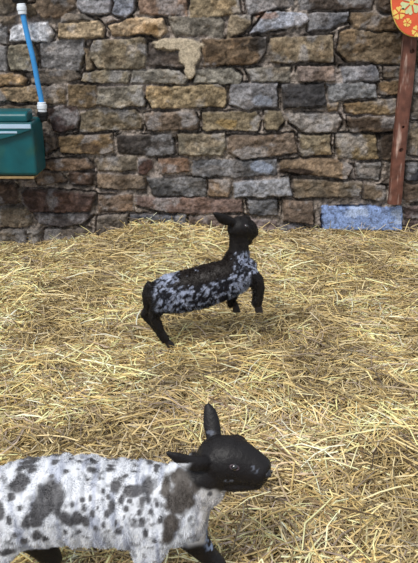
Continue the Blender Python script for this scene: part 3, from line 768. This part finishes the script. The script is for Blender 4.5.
def lamb_far():
    Y0 = 2.38
    def a(px, py, dy=0.0): return at(px, py, Y0 + dy)
    root = empty('lamb', Vector((a(197, 300).x, Y0, 0.0)))
    tag(root, 'small black lamb with speckled blue-grey body leaping over straw near the wall', 'lamb')
    bm = bmesh.new()
    trunk = [(150, 289, .028, .030), (153.5, 291, .044, .050), (160, 293, .054, .062), (168, 294, .059, .071), (185, 291, .060, .075), (205, 286, .061, .075), (222, 280, .058, .071),
             (236, 275, .054, .065), (246, 271, .046, .053), (253, 269, .034, .038), (257, 268.5, .018, .02)]
    loft(bm, [(a(x, y), ra, rb) for x, y, ra, rb in trunk], 28)
    loft(bm, [(a(232, 268), .046, .046), (a(237, 259), .041, .041), (a(239, 250), .033, .036), (a(239, 241), .030, .034), (a(239, 232), .032, .036)], 24)
    loft(bm, [(a(231, 226, -.012), .026, .026), (a(235, 227, -.006), .038, .038), (a(240, 228, .004), .041, .045), (a(245, 229.5, .018), .036, .042), (a(248.5, 231, .036), .031, .037),
              (a(251, 232.5, .052), .026, .030), (a(252.3, 234, .062), .021, .022), (a(252.8, 235, .068), .011, .011)], 24)
    loft(bm, [(a(238, 238, .002), .022, .022), (a(246, 240, .024), .019, .018), (a(250, 241, .046), .014, .013)], 16)
    loft(bm, [(a(233, 222, -.024), .012, .014), (a(228, 221, -.034), .011, .019), (a(222, 218.5, -.044), .009, .019), (a(217, 215, -.052), .007, .012), (a(213.5, 212.5, -.058), .004, .005)], 16)
    loft(bm, [(a(243, 219, .040), .012, .013), (a(245.5, 218.5, .058), .010, .017), (a(247, 220, .078), .009, .017), (a(248, 222, .098), .007, .011), (a(248, 224, .112), .004, .005)], 16)
    def leg(L): loft(bm, [(a(x, y, d), r, r2) for x, y, d, r, r2 in L], 16)
    leg([(244, 272, -.038, .030, .040), (251, 275, -.048, .025, .030), (257, 281, -.050, .022, .026), (259, 289, -.050, .0195, .021), (258.5, 296, -.050, .0175, .0185), (257.5, 302, -.050, .017, .018), (257, 306, -.050, .014, .015)])
    leg([(230, 280, .030, .028, .038), (232, 290, .036, .021, .024), (232, 297, .036, .0175, .019), (231.5, 302, .036, .016, .017), (233.5, 305.5, .036, .015, .016)])
    leg([(157, 293, -.034, .034, .050), (159, 302, -.044, .030, .036), (157, 309, -.046, .025, .028), (154, 316, -.046, .019, .022), (156, 322, -.046, .0175, .019), (160, 331, -.046, .0150, .0165), (164.5, 338.5, -.046, .0155, .017), (166.5, 342, -.046, .0135, .0145)])
    leg([(155, 292, .030, .034, .048), (155, 302, .040, .028, .034), (149, 309, .042, .020, .022), (144.5, 315, .042, .015, .018), (149.5, 320, .042, .0135, .015), (156, 328, .042, .0125, .0135), (161, 334.5, .042, .014, .015), (163.5, 337.5, .042, .013, .014)])
    leg([(152, 284, 0, .018, .020), (148, 288, 0, .016, .017), (146.5, 295, 0, .016, .017), (147, 304, 0, .014, .015), (149, 311, 0, .009, .010), (150, 314, 0, .005, .005)])
    me = fuse(bm, .0042, 5); P = co(me)
    bvh = BVHTree.FromPolygons([Vector(v) for v in P], [tuple(p.vertices) for p in me.polygons])
    n1 = fbm3(P, 50, 501, 3)[:, None]
    mot = fbm3(P, 120, 511, 3)
    zone = fbm3(P, 14, 521, 2)
    u = (P[:, 0] - a(146, 288).x) / (a(257, 268).x - a(146, 288).x)          # 0 rump .. 1 chest
    thr = .53 + np.interp(u, [0, .12, .5, .75, .9, 1], [.12, -.05, .0, .02, -.06, -.03])
    ctr = np.interp(P[:, 0], [a(150, 290).x, a(205, 286).x, a(246, 271).x], [a(150, 290).z, a(205, 286).z, a(246, 271).z])
    v = (P[:, 2] - ctr) / .07                                                # -1 belly .. 1 back
    saddle = sstep(.15, .55, v) * sstep(.22, .36, u) * sstep(.84, .74, u)
    midl = sstep(.55, .72, u) * sstep(.80, .70, u) * sstep(-.5, -.1, v)
    thr = thr + saddle * .26 + midl * .13 + (zone - .5) * .35
    wt = sstep(thr - .02, thr + .035, mot)[:, None]
    wc = np.array(lin((176, 184, 206)))
    dk = np.array(lin((28, 28, 36)))
    saddlec = np.array(lin((36, 29, 26)))
    dcol = dk * (1 - saddle[:, None]) + saddlec * saddle[:, None]
    col = wc * (.5 + 1.0 * fbm3(P, 90, 515, 2)[:, None]) * wt + dcol * (.7 + .6 * n1) * (1 - wt)
    # black parts: head, neck, tail, legs
    nzn = np.array([.12, 0, 1.0]); nk = sstep(-.006, .012, (P - np.array(a(239, 252)[:])) @ (nzn / np.linalg.norm(nzn)) + (fbm3(P, 40, 531, 2) - .5) * .03) * (P[:, 0] > a(218, 250).x)
    earp = (P[:, 2] > a(215, 240).z) * 1.0
    rump = sstep(a(160, 290).x, a(154, 290).x, P[:, 0] + (fbm3(P, 30, 541, 2) - .5) * .03)
    zl = np.interp(P[:, 0], [a(146, 300).x, a(170, 318).x, a(200, 309).x, a(262, 285).x], [a(146, 306, -.05).z, a(170, 311, -.05).z, a(200, 316, -.05).z, a(262, 292, -.05).z])
    low = sstep(.008, -.010, P[:, 2] - zl + (fbm3(P, 40, 551, 2) - .5) * .02)
    fl_ = sstep(a(247, 276).x, a(251, 276).x, P[:, 0]) * (P[:, 1] < Y0 - .020) * (P[:, 2] < a(252, 271, -.04).z)
    bl = np.maximum.reduce([nk, earp, rump, low, fl_])[:, None]
    bc = np.array(lin((20, 16, 16)))
    col = col * (1 - bl) + bc * (.8 + .5 * n1) * bl
    col = np.clip(col, .004, .9)
    set_cols(me, col)
    link('body', me, M_coat, root)
    zt = a(239, 250).z
    def region(p): return np.where(bvh_reg(p), 1.0, .4)
    def bvh_reg(p): return (p[:, 2] < zt) & (p[:, 2] > a(160, 318, -.05).z) & (p[:, 0] > a(153, 300).x) & (p[:, 0] < a(256, 270).x)
    f = link('fleece', make_fleece(me, col, 60000, .0095, .0006, 571, region, 1.9), M_fleece, root)
    f['label'] = 'speckled blue-grey and black fleece'
    hoof(root, a(257, 308.5, -.050), .013); hoof(root, a(234.5, 308.5, .036), .013)
    dn = Vector((.45, 0, -1)).normalized()
    hoof(root, a(168, 344.5, -.046), .012, Vector((1, 0, .2)), dn); hoof(root, a(165, 340, .042), .012, Vector((1, 0, .2)), dn)
    o = Vector(cam.location)
    tg = a(247, 226); h = bvh.ray_cast(o, (tg - o).normalized())
    hd = (a(254, 236, .062) - a(240, 228, .004)).normalized()
    e = eye(root, h[0] - h[1] * .0055, .0080, h[1], hd)
    lat = Vector((0, 1, 0)) - hd * hd.y; lat.normalize(); c0 = a(244, 229, .016)
    pm = h[0] - lat * 2 * (h[0] - c0).dot(lat); q = bvh.find_nearest(pm); eye(root, q[0] - q[1] * .0055, .0080, q[1], hd)
    bm = bmesh.new(); ball(bm, a(253.4, 233.2, .066), (.009, .010, .009)); nz = bm_obj('nose', bm, M_nose, root, True)
    return root
lamb_far()
lamb_near()


# ---------------------------------------------------------------- drinker, hose, post, sign
def extrude_xz(bm, pts, y0, y1):
    """outline in x,z pulled from y0 (front) to y1 (back)"""
    a = [bm.verts.new((x, y0, z)) for x, z in pts]; b = [bm.verts.new((x, y1, z)) for x, z in pts]
    bm.faces.new(a); bm.faces.new(b[::-1])
    for i in range(len(pts)):
        j = (i + 1) % len(pts); bm.faces.new((a[j], a[i], b[i], b[j]))
def bevel(o, wdt, seg=3):
    m = o.modifiers.new('bevel', 'BEVEL'); m.width = wdt; m.segments = seg; m.limit_method = 'ANGLE'; m.angle_limit = math.radians(30)
    for p in o.data.polygons: p.use_smooth = True
    n = o.modifiers.new('normals', 'WEIGHTED_NORMAL')
    return o
def tube(bm, pts, r, n=16, closed=False):
    pts = [Vector(p) for p in pts]; loops = []; ref = Vector((0, 1, 0.01))
    N = len(pts)
    for i, p in enumerate(pts):
        d = ((pts[(i + 1) % N] - pts[i - 1]) if closed else (pts[min(i + 1, N - 1)] - pts[max(i - 1, 0)])).normalized()
        s_ = d.cross(ref).normalized(); u = s_.cross(d)
        rr = r[i] if isinstance(r, (list, tuple)) else r
        loops.append([bm.verts.new(p + (s_ * math.cos(t) + u * math.sin(t)) * rr) for t in [k * math.tau / n for k in range(n)]])
    prs = list(zip(loops[:-1], loops[1:])) + ([(loops[-1], loops[0])] if closed else [])
    for a, b in prs:
        for k in range(n): bm.faces.new((a[k], a[(k + 1) % n], b[(k + 1) % n], b[k]))
    if not closed: bm.faces.new(loops[0]); bm.faces.new(loops[-1])
def catmull(P, m=8):
    P = [Vector(p) for p in P]; P = [P[0] * 2 - P[1]] + P + [P[-1] * 2 - P[-2]]; out = []
    for i in range(1, len(P) - 2):
        for k in range(m):
            t = k / m; a, b, c, d = P[i - 1:i + 3]
            out.append(.5 * ((2 * b) + (c - a) * t + (2 * a - 5 * b + 4 * c - d) * t * t + (3 * b - a - 3 * c + d) * t ** 3))
    out.append(P[-2]); return out

M_teal = material('teal_plastic', lin((10, 86, 94)), .38, spec=.5, noise=(14, .8, 1.12), two=(lin((40, 92, 84)), 9, .55, .8), bump=(90, .15, .002))
M_whitep = material('white_plastic', lin((226, 232, 240)), .4, noise=(40, .9, 1.05))
M_stripe = material('pale_label', lin((176, 200, 222)), .45, noise=(12, .92, 1.05))
M_cream = material('cream_board', lin((150, 126, 88)), .7, noise=(50, .7, 1.15), bump=(80, .4, .002))
M_blue = material('blue_hose_plastic', lin((58, 146, 214)), .35, spec=.5, noise=(30, .88, 1.08))
M_blackp = material('black_plastic', lin((22, 22, 24)), .45)

xr = at(43, 125, 3.80).x; xl = xr - .44
dr = empty('water_trough', Vector(((xl + xr) / 2, 3.70, .36)))
tag(dr, 'teal plastic water trough with pale stripe fixed to the stone wall', 'trough')
# tub: side profile (y,z) pulled along x, hollow at the top
bm = bmesh.new()
def prof_x(bm, prof, x0, x1):
    a = [bm.verts.new((x0, y, z)) for y, z in prof]; b = [bm.verts.new((x1, y, z)) for y, z in prof]
    bm.faces.new(a); bm.faces.new(b[::-1])
    for i in range(len(prof)):
        j = (i + 1) % len(prof); bm.faces.new((a[j], a[i], b[i], b[j]))
prof_x(bm, [(3.80, .376), (3.60, .376), (3.585, .40), (3.572, .655), (3.80, .655)], xl, xr)
bevel(bm_obj('tub', bm, M_teal, dr), .016, 4)
bm = bmesh.new()
prof_x(bm, [(3.68, .657), (3.556, .657), (3.553, .692), (3.575, .708), (3.68, .712)], xl - .006, xr - .020)
bevel(bm_obj('lid', bm, M_teal, dr), .010, 4)
bm = bmesh.new(); xf = xr + .002
arc = [(xf - t * (xf - xl), .622 - .062 * math.sin(min(t * 1.6, 1) * math.pi / 2)) for t in [k / 16 for k in range(17)]]
extrude_xz(bm, [(xl, .656), (xf, .656)] + arc, 3.553, 3.570)
bevel(bm_obj('front_panel', bm, M_teal, dr), .004, 2)
bm = bmesh.new(); extrude_xz(bm, [(xl + .01, .627), (xr - .004, .627), (xr - .004, .648), (xl + .01, .648)], 3.549, 3.554)
st_ = bevel(bm_obj('label_strip', bm, M_stripe, dr), .0015, 2); st_['label'] = 'pale blue-white strip across the front'
xs2 = at(17, 132, 3.55).x
bm = bmesh.new(); extrude_xz(bm, [(xl + .01, .603), (xs2, .603), (xs2, .613), (xl + .01, .613)], 3.549, 3.554)
bevel(bm_obj('label_strip', bm, M_stripe, dr), .0015, 2)
bm = bmesh.new(); extrude_xz(bm, [(xl, .362), (xr - .02, .362), (xr - .02, .3745), (xl, .3745)], 3.59, 3.80)
cb = bevel(bm_obj('base_board', bm, M_cream, dr), .003, 2); cb['label'] = 'cream board under the tub'

hs = empty('water_hose', at(42, 118, 3.77))
tag(hs, 'bright blue water hose with white end fittings running down to the teal trough', 'hose')
bm = bmesh.new()
hp_ = [at(22, 9, 3.775), at(24, 20, 3.772), at(27.5, 36, 3.768), at(32, 54, 3.765), at(35, 68, 3.765), at(38, 84, 3.768), at(41, 98, 3.770), at(42.2, 107, 3.770)]
tube(bm, catmull(hp_), .0135, 20); bm_obj('hose', bm, M_blue, hs, True)
def fitting(p0, p1, radii):
    bm = bmesh.new(); n = len(radii)
    tube(bm, [p0.lerp(p1, t) for t, _ in radii], [r for _, r in radii], 20); return bm
R_ = [(0, .018), (.05, .0215), (.22, .0215), (.26, .0245), (.62, .0245), (.66, .0215), (.95, .0215), (1, .018)]
bevel(bm_obj('connector', fitting(at(21, 3.5, 3.775), at(22.6, 14.5, 3.773), R_), M_whitep, hs), .001)
bevel(bm_obj('connector', fitting(at(41.5, 102, 3.770), at(42.6, 112.5, 3.770), [(a_, b_ * 1.05) for a_, b_ in R_[::-1]][::-1]), M_whitep, hs), .001)
v0 = at(42.6, 111.5, 3.770); v1 = at(43, 121, 3.770)
bevel(bm_obj('valve', fitting(v0, v1, [(0, .024), (.1, .030), (.45, .030), (.5, .024), (.8, .026), (1, .022)]), M_blackp, hs), .001)
bm = bmesh.new(); tube(bm, [v1 + Vector((0, 0, .012)), v1 + Vector((-.03, 0, .004)), v1 + Vector((-.06, 0, .002))], .016, 16); bm_obj('elbow', bm, M_blackp, hs, True)
bm = bmesh.new()
c0 = at(20, 1, 3.785); tube(bm, [c0 + Vector((0, 0, -.012)), c0 + Vector((-.004, 0, .02)), c0 + Vector((-.012, 0, .10)), c0 + Vector((-.012, 0, .3))], .017, 16)
tube(bm, [c0 + Vector((-.035, .0, .012)), c0 + Vector((.035, .0, .012))], .021, 16)
bm_obj('supply_pipe', bm, M_blackp, hs, True)

# post with drilled holes
M_post = material('red_brown_timber', lin((108, 70, 58)), .6, noise=(26, .6, 1.25), two=(lin((172, 146, 134)), 22, .57, .70, (2.5, 2.5, .3)), bump=(60, .5, .004))
pb = at(394.5, 204, 3.775); W_ = .037
bm = bmesh.new(); zb = pb.z; zt_ = 1.75; lv = []
Rp = random.Random(3)
for k in range(41):
    z = zb + (zt_ - zb) * k / 40; wob = .002 * math.sin(z * 9) + Rp.uniform(-.0012, .0012)
    prof = [(-W_, .016), (-W_ * .9, .002), (-W_ * .6, -.004), (0, -.006), (W_ * .6, -.004), (W_ * .9, .002), (W_, .016), (W_, .030), (-W_, .030)]
    lv.append([bm.verts.new((pb.x + x + wob + Rp.uniform(-.0006, .0006), 3.765 + y, z)) for x, y in prof])
for a, b in zip(lv[:-1], lv[1:]):
    for k in range(9): bm.faces.new((a[k], a[(k + 1) % 9], b[(k + 1) % 9], b[k]))
bm.faces.new(lv[0]); bm.faces.new(lv[-1])
po = bm_obj('wooden_post', bm, M_post)
for px, py, r in ((412, 51, .013), (403, 127, .008), (401, 150, .012)):
    c = at(px, py, 3.765); bmc = bmesh.new()
    bmesh.ops.create_cone(bmc, cap_ends=True, segments=20, radius1=r, radius2=r, depth=.034, matrix=Matrix.Translation((c.x, 3.762, c.z)) @ Matrix.Rotation(math.pi / 2, 4, 'X'))
    cu = bm_obj('cutter', bmc, M_post); bo = po.modifiers.new('hole', 'BOOLEAN'); bo.operation = 'DIFFERENCE'; bo.object = cu; bo.solver = 'EXACT'
dg = bpy.context.evaluated_depsgraph_get(); nm = bpy.data.meshes.new_from_object(po.evaluated_get(dg)); po.modifiers.clear(); po.data = nm
for o in [o for o in bpy.data.objects if o.name.startswith('cutter')]: bpy.data.objects.remove(o)
tag(po, 'reddish brown upright wooden post with drilled holes against the stone wall', 'post')

M_orange = material('orange_board', lin((222, 96, 62)), .5, noise=(25, .9, 1.08))
M_yel = material('yellow_paint', lin((240, 204, 108)), .55, noise=(60, .9, 1.05))
M_pale = material('pale_green_paint', lin((206, 214, 160)), .55, noise=(60, .88, 1.06))
sc_ = at(425, -18, 3.70)
sg = empty('flowered_sign', sc_)
tag(sg, 'orange rounded board with yellow and pale flowers hanging over the post', 'decoration')
def outline(k, n=72):
    out = []
    for i in range(n):
        t = i * math.tau / n; c, s_ = math.cos(t), math.sin(t); e = 2 / 2.5
        out.append((sc_.x + k * .158 * math.copysign(abs(c) ** e, c), sc_.z + k * .250 * math.copysign(abs(s_) ** e, s_)))
    return out
bm = bmesh.new(); extrude_xz(bm, outline(1.0), 3.700, 3.716); bm_obj('board', bm, M_orange, sg)
bm = bmesh.new(); tube(bm, [(x, 3.708, z) for x, z in outline(1.0)], .0045, 8, True); rm = bm_obj('rim', bm, M_yel, sg, True); rm['label'] = 'yellow rim'
def flower(px, py, r, n, m, mc, rot=0.):
    c = at(px, py, 3.70); r = r / FPX * 3.5
    bm = bmesh.new()
    for i in range(n):
        a0 = rot + i * math.tau / n; pts = []
        hw = math.pi / n * .92
        prof_ = [(.10, 0), (.55, -.75), (.85, -.92), (1.0, -.55), (.97, -.22), (.86, 0), (.97, .22), (1.0, .55), (.85, .92), (.55, .75)]
        for q, f in prof_:
            an = a0 + f * hw; pts.append((c.x + r * q * math.cos(an), c.z + r * q * math.sin(an)))
        extrude_xz(bm, pts, 3.6975, 3.6998)
    f = bm_obj('flower', bm, m, sg)
    bm = bmesh.new(); extrude_xz(bm, [(c.x + r * .2 * math.cos(t), c.z + r * .2 * math.sin(t)) for t in [k * math.tau / 14 for k in range(14)]], 3.6962, 3.6985)
    d = bm_obj('flower_centre', bm, mc, None); d.parent = f
flower(411.5, 3, 11, 6, M_pale, M_yel, .3); flower(399, 13, 6.3, 5, M_yel, M_orange, .5); flower(407.2, 22.5, 4.2, 5, M_yel, M_orange, .2)
flower(417, 31, 5.5, 5, M_yel, M_orange, .9); flower(428, 16, 8, 6, M_yel, M_orange, .1); flower(438, -2, 6, 5, M_pale, M_yel, .4); flower(400, -14, 6, 5, M_yel, M_orange, .4)
flower(422, -24, 10, 6, M_pale, M_yel, 0); flower(408, -38, 5, 5, M_yel, M_orange, .7); flower(438, -36, 6, 5, M_yel, M_orange, .3)
